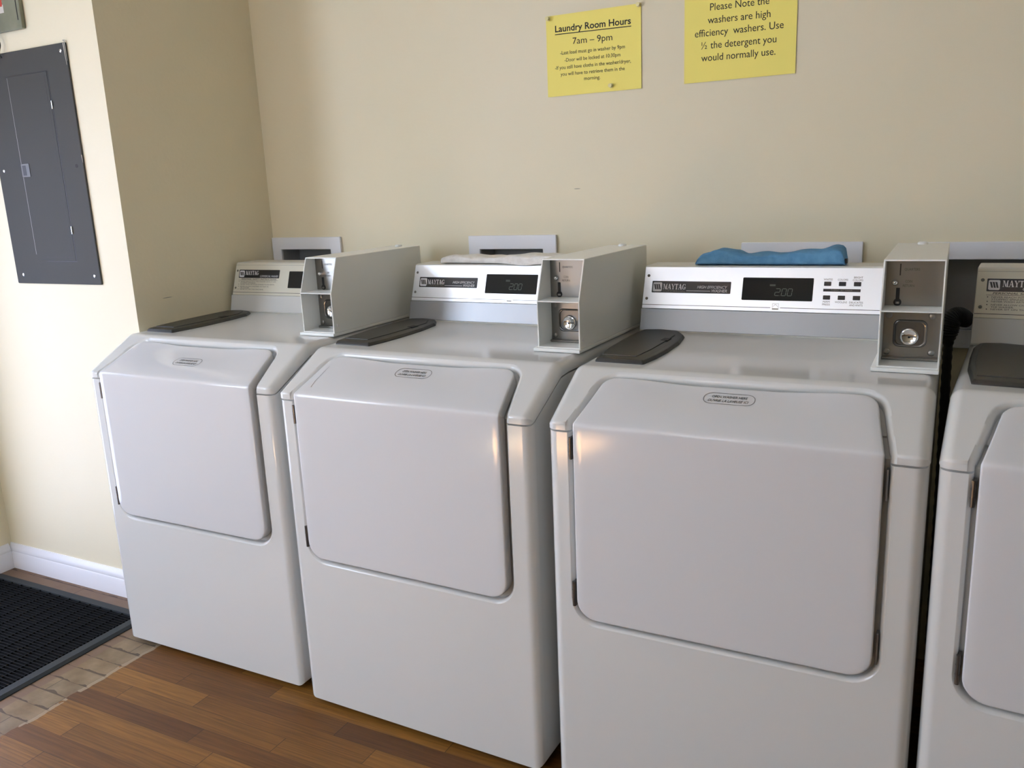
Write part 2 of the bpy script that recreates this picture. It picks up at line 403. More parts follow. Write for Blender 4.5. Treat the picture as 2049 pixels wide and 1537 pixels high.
def raw_mesh(mb, name):
    me = bpy.data.meshes.new(name); me.from_pydata(mb.v, [], mb.f); me.update()
    bm = bmesh.new(); bm.from_mesh(me); bmesh.ops.remove_doubles(bm, verts=bm.verts, dist=1e-5); bmesh.ops.recalc_face_normals(bm, faces=bm.faces); bm.to_mesh(me); bm.free()
    return me

struct('floor', MB().box(XL-0.15, XR+0.15, YR-0.15, YW+0.15, -0.08, 0.0), 'floor')
struct('ceiling', MB().box(XL-0.15, XR+0.15, YR-0.15, YW+0.15, CEIL, CEIL+0.1), 'ceiling')
struct('wall_back', raw_mesh(wall_y(MB(), XW-0.12, XR, 0, CEIL, YW, YW+0.14, [outlet_open(b) for b in BOXES]), 'wall_back'), 'wall')
lw = MB(); lw.loft([[(XL-0.12, YL, z), (XW, YL, z), (XW, YW, z), (XW-0.12, YW, z), (XW-0.12, YL+0.12, z), (XL-0.12, YL+0.12, z)] for z in (0, CEIL)])
struct('wall_alcove', lw, 'wall')
# left wall with two glazed openings, rear wall with windows (behind the camera)
ml = wall_y(MB(), YR, YL, 0, CEIL, 0, 0.12, [(-0.61, -0.05, 0.0, 2.03), (-2.40, -1.30, 0.75, 2.15)])
ml.v = [(XL-v[1], v[0], v[2]) for v in ml.v]
struct('wall_left', raw_mesh(ml, 'wall_left'), 'wall')
struct('wall_rear', raw_mesh(wall_y(MB(), XL-0.12, XR, 0, CEIL, YR-0.12, YR, [(0.62, 1.20, 1.50, 2.18), (-0.67, 0.43, 0.05, 2.05)]), 'wall_rear'), 'far_wall')
struct('sun_blocker_rear', MB().box(-0.72, 0.48, YR-0.16, YR-0.125, 0, 2.1), 'outside')   # unseen panel added behind the rear opening to keep the sun out
struct('wall_right', MB().box(XR, XR+0.12, YR-0.12, YW+0.14, 0, CEIL), 'far_wall')

def baseboard_prof(): return [(0, 0), (0.014, 0), (0.014, 0.062), (0.012, 0.066), (0.013, 0.072), (0.010, 0.082), (0.006, 0.090), (0.004, 0.095), (0, 0.095)]
bb = MB(); bb.extrude(baseboard_prof(), lambda p: (XL, YL-p[0], p[1]), lambda p: (XW, YL-p[0], p[1]))
struct('baseboard_alcove', bb.mesh('baseboard_alcove', 30), 'trim')
bb = MB(); bb.extrude(baseboard_prof(), lambda p: (XL+p[0], YL-0.0142, p[1]), lambda p: (XL+p[0], -0.02, p[1]))
struct('baseboard_left', bb.mesh('baseboard_left', 30), 'trim')

# ------------------------------------------------------------------ washing machines
W = 0.686
YC, ZCB, YCT, ZCT = 0.5523, 0.9296, 0.6056, 1.0866
CLEN = math.hypot(YCT-YC, ZCT-ZCB); CN = (0, -(ZCT-ZCB)/CLEN, (YCT-YC)/CLEN)
def CF(u, v, h):          # console face frame
    return (u, YC + (YCT-YC)*v/CLEN + CN[1]*h, ZCB + (ZCT-ZCB)*v/CLEN + CN[2]*h)
ZC, ZB = 0.8229, 0.0161
PF = [(0.0, ZB), (0.0, 0.838), (0.1476, 0.9203), (0.705, 0.9275), (0.705, ZB)]

def fillet(pts, radii, n=7):
    out = []; N = len(pts)
    for i, p in enumerate(pts):
        r = radii[i]
        if r == 0: out.append(p); continue
        a = Vector(pts[i-1]); b = Vector(p); c = Vector(pts[(i+1) % N])
        d1 = (a-b).normalized(); d2 = (c-b).normalized(); ang = d1.angle(d2); t = r/math.tan(ang/2)
        p1 = b+d1*t; p2 = b+d2*t; cen = b+(d1+d2).normalized()*(r/math.sin(ang/2))
        a1 = math.atan2(p1[1]-cen[1], p1[0]-cen[0]); a2 = math.atan2(p2[1]-cen[1], p2[0]-cen[0])
        da = (a2-a1+PI) % (2*PI)-PI
        for k in range(n+1):
            aa = a1+da*k/n; out.append((cen[0]+r*math.cos(aa), cen[1]+r*math.sin(aa)))
    return out
def offset(pts, d):       # closed polygon, positive d moves outward (clockwise polygon in y,z)
    out = []; N = len(pts)
    for i in range(N):
        a = Vector(pts[i-1]); b = Vector(pts[i]); c = Vector(pts[(i+1) % N])
        n1 = Vector((-(b-a)[1], (b-a)[0])).normalized(); n2 = Vector((-(c-b)[1], (c-b)[0])).normalized()
        n = (n1+n2); n = n/max(1e-6, 0.5*n.length_squared)
        q = b+n*d; out.append((q[0], q[1]))
    return out
def rounded_solid(grow=0.0, r=0.022, n=6, rr=(0, 0.007, 0.035, 0.01, 0)):
    rings = []
    for side in (0, 1):
        ks = range(n+1) if side == 0 else range(n, -1, -1)
        for k in ks:
            th2 = PI/2*(1-k/n); x = r*(1-math.sin(th2)); ins = r*(1-math.cos(th2))
            pr = fillet(offset(PF, grow-ins), [0 if q == 0 else max(q+grow-ins, 0.0008) for q in rr])
            xx = -grow + x if side == 0 else W+grow-x
            rings.append([(xx, p[0], max(p[1], ZB)) for p in pr])
    return MB().loft(rings)

# door outline rows: (half width, s) with s measured along front (negative) and slope (positive)
DMID, DHB, DHT, S0, S1, RB, RTP = 0.339, 0.2796, 0.2553, -0.417, 0.1388, 0.042, 0.026
def door_rows():
    rows = []
    for k in range(9):
        a = math.radians(-90+90*k/8); rows.append((DHB-RB+RB*math.cos(a), S0+RB+RB*math.sin(a)))
    for s in (-0.30, -0.20, -0.10, -0.04, -0.0145, -0.007, -0.0035, 0, 0.0035, 0.007, 0.0145): rows.append((DHB if s <= 0 else DHB+(DHT-DHB)*s/S1, s))
    for k in range(1, 10):
        s = 0.0145+(S1-RTP-0.0145)*k/9; rows.append((DHB+(DHT-DHB)*s/S1, s))
    hw = rows[-1][0]
    for k in range(1, 8):
        a = math.radians(90*k/7); rows.append((hw-RTP+RTP*math.cos(a) - 0.004*math.sin(a), S1-RTP+RTP*math.sin(a)))
    return rows
ROWS = door_rows()
def rows_off(e):
    out = []; N = len(ROWS)
    for i, (h, s) in enumerate(ROWS):
        if i == 0: n = Vector((0, -1))
        elif i == N-1: n = Vector((0, 1))
        else:
            d = Vector(ROWS[i+1])-Vector(ROWS[i-1]); n = Vector((d[1], -d[0])).normalized()
        out.append((h+n[0]*e, s+n[1]*e))
    return out
def path(y0, z0, ty, tz, rf=0.014):
    def f(s, d):
        if s <= -rf: b = Vector((y0, z0+s)); n = Vector((-1, 0))
        elif s >= rf: b = Vector((y0+s*ty, z0+s*tz)); n = Vector((-tz, ty))
        else:
            t = (s+rf)/(2*rf); a = Vector((y0, z0-rf)); m = Vector((y0, z0)); c = Vector((y0+rf*ty, z0+rf*tz))
            b = a*(1-t)**2+m*2*t*(1-t)+c*t*t; n = (Vector((-1, 0))*(1-t)+Vector((-tz, ty))*t).normalized()
        p = b+n*d; return p[0], p[1]
    return f
dl = math.hypot(0.1229, 0.0644); DP = path(-0.0096, 0.8415, 0.1229/dl, 0.0644/dl, 0.007)
bl = math.hypot(0.1476, 0.0823); BP = path(0.0, 0.838, 0.1476/bl, 0.0823/bl, 0.016)
DP_DEEP = path(-0.0096, 0.8415, 0.1229/dl, 0.0644/dl, 0.0145)
def ring(P, e, d):
    ro = rows_off(e); R = [(DMID+h,)+P(s, d) for h, s in ro]; L = [(DMID-h,)+P(s, d) for h, s in reversed(ro)]
    return R+L
def strip_cap(n, off):
    return [(off+i, off+i+1, off+2*n-2-i, off+2*n-1-i) for i in range(n-1)]
def cutter_mesh():
    n = len(ROWS); g = 0.0085; spec = [(g+0.010, 0.06), (g+0.010, 0.0012), (g+0.0062, -0.0006), (g+0.003, -0.003), (g+0.0008, -0.0065), (g, -0.010), (g, -0.021)]
    rings = [ring(BP, e, d) for e, d in spec]; mb = MB().loft(rings, cap=False)
    mb.f += strip_cap(n, 0); mb.f += strip_cap(n, (len(rings)-1)*2*n)
    return mb.mesh('cut')
def smooth01(x): x = max(0, min(1, x)); return x*x*(3-2*x)
def door_mesh():
    n = len(ROWS); nc = 36; mb = MB(); vs = []; fs = []
    rin = [(h, s+0.0065*smooth01((s-0.06)/0.06)) for h, s in rows_off(-0.0035)]
    for i, (h, s) in enumerate(rin):
        for j in range(nc+1):
            u = -1+2*j/nc
            dep = -0.0075*smooth01((s-0.035)/0.10)*(1-smooth01((abs(u)-0.30)/0.62))
            y, z = DP(s, dep); vs.append((DMID+u*h, y, z))
    for i in range(n-1):
        for j in range(nc): a = i*(nc+1)+j; fs.append((a, a+1, a+nc+2, a+nc+1))
    mb.add(vs, fs)
    bd = [i*(nc+1)+nc for i in range(n)] + [(n-1)*(nc+1)+j for j in range(nc-1, 0, -1)] + [i*(nc+1) for i in range(n-1, -1, -1)] + [j for j in range(1, nc)]
    # border rings: roll the edge back, following the scoop at the top edge
    def edge_pts(e, d):
        ro = [(h, s+0.0065*smooth01((s-0.06)/0.06)) for h, s in rows_off(e)]; out = []
        def P(u, i):
            h, s = ro[i]; s2 = rin[i][1]
            dep = -0.0075*smooth01((s2-0.035)/0.10)*(1-smooth01((abs(u)-0.30)/0.62))
            y, z = DP(s, d+dep) if d > -0.012 else DP_DEEP(s, d); return (DMID+u*h, y, z)
        for i in range(n): out.append(P(1, i))
        for j in range(nc-1, 0, -1): out.append(P(-1+2*j/nc, n-1))
        for i in range(n-1, -1, -1): out.append(P(-1, i))
        for j in range(1, nc): out.append(P(-1+2*j/nc, 0))
        return out
    prev = bd
    for e, d in ((-0.0015, -0.0006), (-0.0003, -0.002), (0, -0.004), (0, -0.024)):
        pts = edge_pts(e, d); o = len(mb.v); mb.v += [tuple(p) for p in pts]; cur = list(range(o, o+len(pts))); m = len(cur)
        for k in range(m): mb.f.append((prev[k], prev[(k+1) % m], cur[(k+1) % m], cur[k]))
        prev = cur
    return mb.mesh('door', 40)
def door_point(u, s, h):   # on the scooped door face; u = offset from door middle
    hw = 0.27
    dep = -0.0075*smooth01((s-0.035)/0.10)*(1-smooth01((abs(u/hw)-0.30)/0.62))
    y, z = DP(s, dep+h); return (DMID+u, y, z)

def seam_prism(dz, top):
    pts = [(-0.1, ZC), (0.010, ZC), (0.150, 0.8925), (0.185, 0.8955), (0.80, 0.8955)]
    pts = [(p[0], p[1]+dz) for p in pts] + [(0.80, 1.3), (-0.1, 1.3)]
    return MB().loft([[(x, p[0], p[1]) for p in pts] for x in (-0.1, W+0.1)]).mesh('seam')

CACHE = {}
def cached(key, fn):
    if key not in CACHE: CACHE[key] = fn()
    return CACHE[key]
def cabinet_mesh():
    a = booleaned(rounded_solid().mesh('cab'), [seam_prism(-0.004, 0)], ['DIFFERENCE'])
    a = booleaned(a, [cutter_mesh()], ['DIFFERENCE']); shade(a, 32); return weighted(a)
def cover_mesh():
    a = booleaned(rounded_solid(0.0012).mesh('cov'), [seam_prism(0, 0)], ['INTERSECT'])
    a = bevelled(a, 0.0035, 2, 60)
    a = booleaned(a, [cutter_mesh()], ['DIFFERENCE'], True); shade(a, 32); return weighted(a)
LID = [(0.028, 0.192), (0.137, 0.190), (0.1465, 0.25), (0.1505, 0.32), (0.149, 0.41), (0.138, 0.49), (0.110, 0.537), (0.058, 0.549), (0.020, 0.540), (0.0125, 0.50), (0.012, 0.40), (0.015, 0.30)]
LID = fillet(LID[::-1], [0.030, 0.008, 0.008, 0.012, 0.010, 0.020, 0.014, 0.010, 0.05, 0.05, 0.004, 0.004], 4)
def top_z(y): return 0.9203+(y-0.1476)*(0.9275-0.9203)/(0.705-0.1476)
def lid_mesh():
    ins = lambda k: [(0.083+(x-0.083)*k, 0.37+(y-0.37)*(1-(1-k)*0.4)) for x, y in LID]
    rings = [[(x, y, top_z(y)-0.002) for x, y in LID], [(x, y, top_z(y)+0.004) for x, y in LID], [(x, y, top_z(y)+0.009) for x, y in ins(0.95)], [(x, y, top_z(y)+0.0105) for x, y in ins(0.90)]]
    return MB().loft(rings).mesh('lid', 30)
def flap_mesh():
    P = [(0.034, 0.222), (0.112, 0.220), (0.119, 0.30), (0.121, 0.40), (0.121, 0.47), (0.098, 0.515), (0.058, 0.525), (0.028, 0.515), (0.0245, 0.45), (0.025, 0.33)]
    return bevelled(MB().loft([[(x, y, top_z(y)+0.0095) for x, y in P], [(x, y, top_z(y)+0.0125) for x, y in P]]).mesh('flap'), 0.0012, 2)
def rect_mb(rs):
    mb = MB()
    for F, a in rs: rect(mb, F, *a)
    return mb
def housing_mesh():
    pr = fillet([(YC+0.003, 0.9245), (YC+0.001, ZCB), (YCT+0.001, ZCT), (0.700, ZCT), (0.700, 0.9245)], [0, 0, 0.006, 0.004, 0])
    return bevelled(MB().loft([[(x, p[0], p[1]) for p in pr] for x in (0.0033, 0.574)]).mesh('housing'), 0.0025, 2, 50)
def panel_mesh(v0, v1, h0, h1, x0=0.0045, x1=0.573):
    mb = MB(); rect(mb, CF, x0, x1, v0, v1, h0, h1); return bevelled(mb.mesh('panel'), 0.0008, 1)
def lower_mesh():
    mb = MB(); a = [(0.0012, 0.0002), (0.0545, 0.0002), (0.0545, 0.0062), (0.0012, 0.0010)]
    mb.loft([[CF(x, v, h) for v, h in a] for x in (0.0045, 0.573)]); return bevelled(mb.mesh('lower'), 0.0006, 1)
def logo(mb_w, mb_k, F, u, v, s, h):
    poly(mb_w, F, rrect_pts(u, u+s, v, v+s, s*0.14), h, h+0.0003)
    for k in range(3):
        x = u+s*(0.10+0.235*k)
        mb_k.add([F(x, v+s*0.80, h+0.0005), F(x+s*0.17, v+s*0.80, h+0.0005), F(x+s*0.33, v+s*0.22, h+0.0005), F(x+s*0.16, v+s*0.22, h+0.0005)], [(0, 1, 2, 3)])
        mb_k.add([F(x-s*0.02, v+s*0.80, h+0.00052), F(x+s*0.17, v+s*0.80, h+0.00052), F(x+s*0.19, v+s*0.74, h+0.00052), F(x-s*0.01, v+s*0.74, h+0.00052)], [(0, 1, 2, 3)])

def build_console(root, kind, second=0.094):
    if kind == 'steel': hs = cached('hs', housing_mesh)
    else: hs = cached('hs', housing_mesh)
    con = obj('console', hs, 'housing', root)
    pm, lm = ('alu', 'alu_low') if kind == 'steel' else ('beige', 'lower_paint')
    P = lambda key, name, fn, mat: obj(name, cached((kind, key), fn), mat, con)
    P('panel', 'control_panel', lambda: panel_mesh(0.0560, 0.1622, 0.0004, 0.0022), pm)
    P('lower', 'lower_panel', lower_mesh, lm)
    H = 0.0022
    # printed line(s)
    def line():
        mb = MB()
        if kind == 'steel':
            rect(mb, CF, 0.0046, 0.3205, 0.0650, 0.0662, H, H+0.0002); rect(mb, CF, 0.3425, 0.5728, 0.0650, 0.0662, H, H+0.0002)
        else:
            rect(mb, CF, 0.0046, 0.5728, 0.0640, 0.0652, H, H+0.0002)
            rect(mb, CF, 0.0046, 0.5728, 0.1560, 0.1565, H, H+0.0001)
        return mb.mesh('line')
    P('line', 'printed_line', line, 'black_print')
    for v in ((0.1393, 0.0812) if kind == 'steel' else (0.1372, 0.0790)):
        def sc(v=v):
            mb = MB(); mb.lathe(CF(0.0150, v, H-0.0004), CN, [(0.0036, 0), (0.0036, 0.0010), (0.0022, 0.0018)]); return mb.mesh('screw', 40)
        P(('screw', v), 'screw', sc, 'screw')
    b0, b1, c0, c1 = (0.0262, 0.2235, 0.0965, 0.1260) if kind == 'steel' else (0.0235, 0.2005, 0.1130, 0.1405)
    def badge():
        mb = MB(); poly(mb, CF, rrect_pts(b0, b1, c0, c1, 0.0015, 3), H-0.0002, H+0.0005); return mb.mesh('badge')
    P('badge', 'brand_badge', badge, 'black_print')
    hb = H+0.0006
    def wl():
        w = MB(); k = MB()
        ls = (c1-c0)*0.78
        logo(w, k, CF, b0+0.0028, c0+0.0030, ls, hb-0.0002)
        put_serif(w, 'MAYTAG', CF, b0+0.0290, b0+0.0870, c0+0.0085 if kind == 'steel' else c0+0.0100, 0.0138, hb)
        if kind == 'steel':
            put_text(w, 'HIGH EFFICIENCY', CF, b0+0.1155, b1-0.0085, c0+0.0120, 0.0100, hb, 0.25)
            put_text(w, 'WASHER', CF, b0+0.1515, b1-0.0085, c0+0.0032, 0.0100, hb, 0.25)
            rect(w, CF, b0+0.0885, b0+0.148, c0+0.0050, c0+0.0062, hb-0.0003, hb)
        else:
            put_text(w, 'COMMERCIAL WASHER', CF, b0+second, b1-0.005, c0+0.0032, 0.0092, hb, 0.3)
        return w.mesh('lettering'), k.mesh('logo_strokes')
    if (kind, second) not in CACHE: CACHE[(kind, second)] = wl()
    wm, km = CACHE[(kind, second)]
    obj('lettering', wm, 'white_print', con); obj('logo_strokes', km, 'black_print', con)
    if kind == 'steel':
        def dtx():
            k = MB(); put_text(k, 'COMMERCIAL', CF, b0+0.0290, b0+0.0860, c0+0.0026, 0.0060, hb); return k.mesh('fine_lettering')
        P('fine', 'fine_lettering', dtx, 'grey_print')
    def disp():
        mb = MB()
        a = (0.2514, 0.4130, 0.0826, 0.1372) if kind == 'steel' else (0.2420, 0.4050, 0.0815, 0.1365)
        poly(mb, CF, rrect_pts(*a, 0.002, 3), H-0.0002, H+0.0006); return mb.mesh('display')
    P('disp', 'display', disp, 'display')
    if kind == 'steel':
        def digs():
            mb = MB(); h = H+0.0008
            put_digit(mb, '2', CF, 0.3275, 0.0945, 0.0105, 0.0165, h); put_digit(mb, '0', CF, 0.3425, 0.0945, 0.0095, 0.0165, h); put_digit(mb, '0', CF, 0.3560, 0.0945, 0.0095, 0.0165, h)
            rect(mb, CF, 0.3395, 0.3407, 0.0940, 0.0952, h-0.0001, h); rect(mb, CF, 0.3150, 0.3280, 0.1175, 0.1190, h-0.0001, h); rect(mb, CF, 0.3150, 0.3280, 0.1202, 0.1212, h-0.0001, h)
            return mb.mesh('digits')
        P('digs', 'display_digits', digs, 'digit')
        for iv, v in enumerate((0.1245, 0.0925)):
            for iu, u in enumerate((0.4437, 0.4756, 0.5076)):
                def bt(u=u, v=v):
                    mb = MB(); poly(mb, CF, rrect_pts(u-0.0077, u+0.0077, v-0.0049, v+0.0049, 0.0008, 2), H-0.0002, H+0.0016); return bevelled(mb.mesh('button'), 0.0005, 1)
                P(('bt', iu, iv), 'button', bt, 'black_print')
        def bar():
            mb = MB(); rect(mb, CF, 0.4352, 0.5150, 0.1064, 0.1128, H, H+0.0004); return mb.mesh('bar')
        P('bar', 'settings_bar', bar, 'black_print')
        def lab():
            mb = MB(); h = H+0.0003; z = 0.0062
            put_text(mb, 'WHITES', CF, 0.4345, 0.4540, 0.1325, z, h); put_text(mb, 'COLORS', CF, 0.4650, 0.4868, 0.1322, z, h)
            put_text(mb, 'BRIGHT', CF, 0.4990, 0.5180, 0.1377, z, h); put_text(mb, 'COLORS', CF, 0.4970, 0.5185, 0.1316, z, h)
            return mb.mesh('print')
        P('lab', 'button_lettering', lab, 'dark_text')
        def lab2():
            mb = MB(); h = H+0.0003; z = 0.0062
            put_text(mb, 'PERM', CF, 0.4365, 0.4510, 0.0805, z, h); put_text(mb, 'PRESS', CF, 0.4355, 0.4520, 0.0742, z, h)
            put_text(mb, 'WOOLENS', CF, 0.4625, 0.4885, 0.0802, z, h)
            put_text(mb, 'DELICATES', CF, 0.4930, 0.5220, 0.0800, z, h); put_text(mb, 'AND KNITS', CF, 0.4935, 0.5215, 0.0738, z, h)
            return mb.mesh('print')
        P('lab2', 'cycle_lettering', lab2, 'dark_text')
        def emb():                               # small efficiency emblem that interrupts the printed line
            mb = MB(); h = H+0.0003
            for r in ((0.3245, 0.3390, 0.0752, 0.0757), (0.3245, 0.3250, 0.0618, 0.0757), (0.3385, 0.3390, 0.0618, 0.0757)): rect(mb, CF, *r, H, h)
            rect(mb, CF, 0.3245, 0.3390, 0.0612, 0.0640, H, h)
            ar = [(0.3262+0.0110*t, 0.0670+0.0058*math.sin(PI*t)) for t in [i/8 for i in range(9)]]
            for a, b in zip(ar, ar[1:]): mb.add([CF(a[0], a[1], h), CF(b[0], b[1], h), CF(b[0], b[1]+0.0009, h), CF(a[0], a[1]+0.0009, h)], [(0, 1, 2, 3)])
            return mb.mesh('print')
        P('emb', 'efficiency_emblem', emb, 'grey_print')
        def bl_():
            mb = MB(); put_text(mb, 'FABRIC SETTINGS', CF, 0.4520, 0.4975, 0.1080, 0.0052, H+0.0006); return mb.mesh('print')
        P('barl', 'bar_lettering', bl_, 'grey_print')
    else:
        def saf():
            mb = MB(); h = H+0.0003
            put_text(mb, 'PERSONAL SAFETY INSTRUCTIONS', CF, b0+0.012, b1-0.010, 0.1072, 0.0058, h, 0.25, 0.02)
            rect(mb, CF, b0, b1-0.004, 0.1048, 0.1055, H, h)
            y = 0.0992
            for t, w, bul in (('NEVER REACH INTO THE WASHER UNTIL IT HAS', 0.155, 1), ('STOPPED SPINNING.', 0.068, 0), ('NEVER WASH ARTICLES SOAKED IN SOLVENTS.', 0.150, 1), ('NEVER ALLOW CHILDREN TO PLAY IN', 0.125, 1), ('THE WASHER.', 0.042, 0), ('NEVER SIT ON THIS MACHINE.', 0.105, 1)):
                put_text(mb, t, CF, b0+0.011, b0+0.011+w, y, 0.0050, h)
                if bul: disc(mb, CF, b0+0.0035, y+0.0018, 0.0012, H, h, 10)
                y -= 0.0048 if not bul or t.endswith('HAS') or t.endswith('IN') else 0.0070
            return mb.mesh('print')
        P('saf', 'safety_lettering', saf, 'dark_text')
    return con

def build_coin_box(root):
    BX0, BX1 = 0.580, 0.6866
    def shell():
        pr = [(0.2535, 0.9316), (0.2532, 1.0384), (0.2875, 1.1319), (0.692, 1.1319), (0.692, 0.9316)]
        a = bevelled(MB().loft([[(x, p[0], p[1]) for p in pr] for x in (BX0, BX1)]).mesh('shell'), 0.0009, 1, 50)
        t = 0.0032
        up = [(0.20, 1.0400), (0.20, 1.1290), (0.330, 1.1290), (0.330, 1.0400)]; lo = [(0.20, 0.9346), (0.20, 1.0370), (0.330, 1.0370), (0.330, 0.9346)]
        cs = [MB().loft([[(x, p[0], p[1]) for p in pl] for x in (BX0+t, BX1-t)]).mesh('c') for pl in (up, lo)]
        a = booleaned(a, cs, ['DIFFERENCE', 'DIFFERENCE']); shade(a, 30); return weighted(a)
    bx = obj('coin_box', cached('cb', shell), 'box', root, 'grey painted coin box with steel front plates')
    P = lambda key, name, fn, mat: obj(name, cached(('cb', key), fn), mat, bx)
    PY = 0.3225
    def FP(u, v, h): return (u, PY-h, v)
    P('up', 'coin_plate', lambda: MB().box(BX0+0.0032, BX1-0.0032, PY, 0.3295, 1.0404, 1.1286).mesh('p'), 'steel')
    P('ledge', 'drip_ledge', lambda: bevelled(MB().box(BX0+0.0032, BX1-0.0032, 0.312, 0.3224, 0.9350, 0.9400).mesh('p'), 0.001, 1), 'steel')
    P('base', 'base_plate', lambda: bevelled(MB().box(0.5700, BX1+0.0005, 0.2480, 0.692, 0.9235, 0.9315).mesh('p'), 0.0015, 2), 'box')
    P('slot', 'coin_slot', lambda: MB().box(0.6068, 0.6088, PY-0.0006, PY+0.001, 1.0985, 1.1208).mesh('p'), 'black')
    def btn():
        return MB().lathe((0.5998, PY, 1.0848), (0, -1, 0), [(0.0062, 0), (0.0062, 0.0015), (0.0052, 0.0030), (0.0050, 0.006), (0.0035, 0.0085), (0.0012, 0.0095)], 20).mesh('b', 40)
    P('btn', 'return_button', btn, 'chrome')
    def rs():
        mb = MB(); mb.box(0.6022, 0.6088, PY-0.0008, PY+0.001, 1.0490, 1.0745); mb.lathe((0.6056, PY+0.0005, 1.0468), (0, -1, 0), [(0.0072, 0), (0.0072, 0.0010)], 20)
        return mb.mesh('r')
    P('rs', 'return_slot', rs, 'black')
    P('chute', 'return_chute', lambda: bevelled(MB().box(0.6018, 0.6092, PY-0.0030, PY-0.0004, 1.0432, 1.0482).mesh('c'), 0.001, 1), 'steel')
    def lt():
        mb = MB(); put_text(mb, 'QUARTERS', FP, 0.6150, 0.6415, 1.1078, 0.0068, 0.0003)
        put_text(mb, 'COIN', FP, 0.6175, 0.6295, 1.0848, 0.0068, 0.0003); put_text(mb, 'RETURN', FP, 0.6135, 0.6335, 1.0765, 0.0068, 0.0003); return mb.mesh('t')
    P('lt', 'lettering', lt, 'dark_text')
    # lock: pressed dish with a raised rim, barrel and keyway
    def dish():
        mb = MB(); cx, cz = 0.6313, 0.9862; rg = []
        for w, r, h in ((0.0300, 0.012, 0), (0.0292, 0.012, 0.0022), (0.0275, 0.0115, 0.0030), (0.0255, 0.011, 0.0022), (0.0245, 0.0105, -0.0015), (0.0240, 0.0100, -0.0060)):
            rg.append([FP(a, b, h) for a, b in rrect_pts(cx-w, cx+w, cz-w*0.9, cz+w*0.9, r, 6)])
        return mb.loft(rg).mesh('d', 40)
    # the plate needs room for the dish floor
    def plate():
        a = MB().box(BX0+0.0032, BX1-0.0032, PY, 0.3295, 0.9400, 1.0366).mesh('p')
        cx, cz = 0.6313, 0.9862
        c = MB(); poly(c, FP, rrect_pts(cx-0.0278, cx+0.0278, cz-0.025, cz+0.025, 0.0115, 6), 0.01, -0.0062)
        return booleaned(a, [c.mesh('c')], ['DIFFERENCE'])
    P('lo2', 'lock_plate', plate, 'steel')
    P('dish', 'lock_dish', dish, 'dish')
    def barrel():
        mb = MB(); c = (0.6305, PY+0.0055, 0.9808)
        return mb.lathe(c, (0, -1, 0), [(0.0170, 0), (0.0170, 0.0105), (0.0160, 0.0122), (0.0140, 0.0128), (0.0132, 0.0122), (0.001, 0.0122)], 32).mesh('b', 40)
    P('barrel', 'lock_barrel', barrel, 'chrome')
    def key():
        mb = MB(); y0 = PY+0.0055-0.0127
        mb.box(0.6285, 0.6322, y0, y0+0.001, 0.9782, 0.9818); mb.box(0.6322, 0.6425, y0, y0+0.001, 0.9798, 0.9816); return mb.mesh('k')
    P('key', 'keyhole', key, 'black')
    for i, (u, v) in enumerate(((0.5915, 0.9492), (0.6705, 0.9494), (0.5925, 1.0215), (0.6685, 1.0215))):
        P(('bolt', i), 'bolt', lambda u=u, v=v: MB().lathe((u, PY, v), (0, -1, 0), [(0.0062, 0), (0.0062, 0.0014), (0.0050, 0.0026), (0.0016, 0.0032)], 20).mesh('b', 40), 'steel')
    P('top', 'top_lock', lambda: MB().lathe((0.6330, 0.655, 1.1317), (0, 0, 1), [(0.0105, 0), (0.0105, 0.004), (0.0080, 0.006), (0.0035, 0.0064), (0.0030, 0.005)], 24).mesh('b', 40), 'box')
    P('side', 'side_screw', lambda: MB().lathe((BX1-0.0003, 0.268, 0.9515), (1, 0, 0), [(0.0045, 0), (0.0045, 0.001), (0.0025, 0.0022)], 18).mesh('b', 40), 'white_print')
    return bx

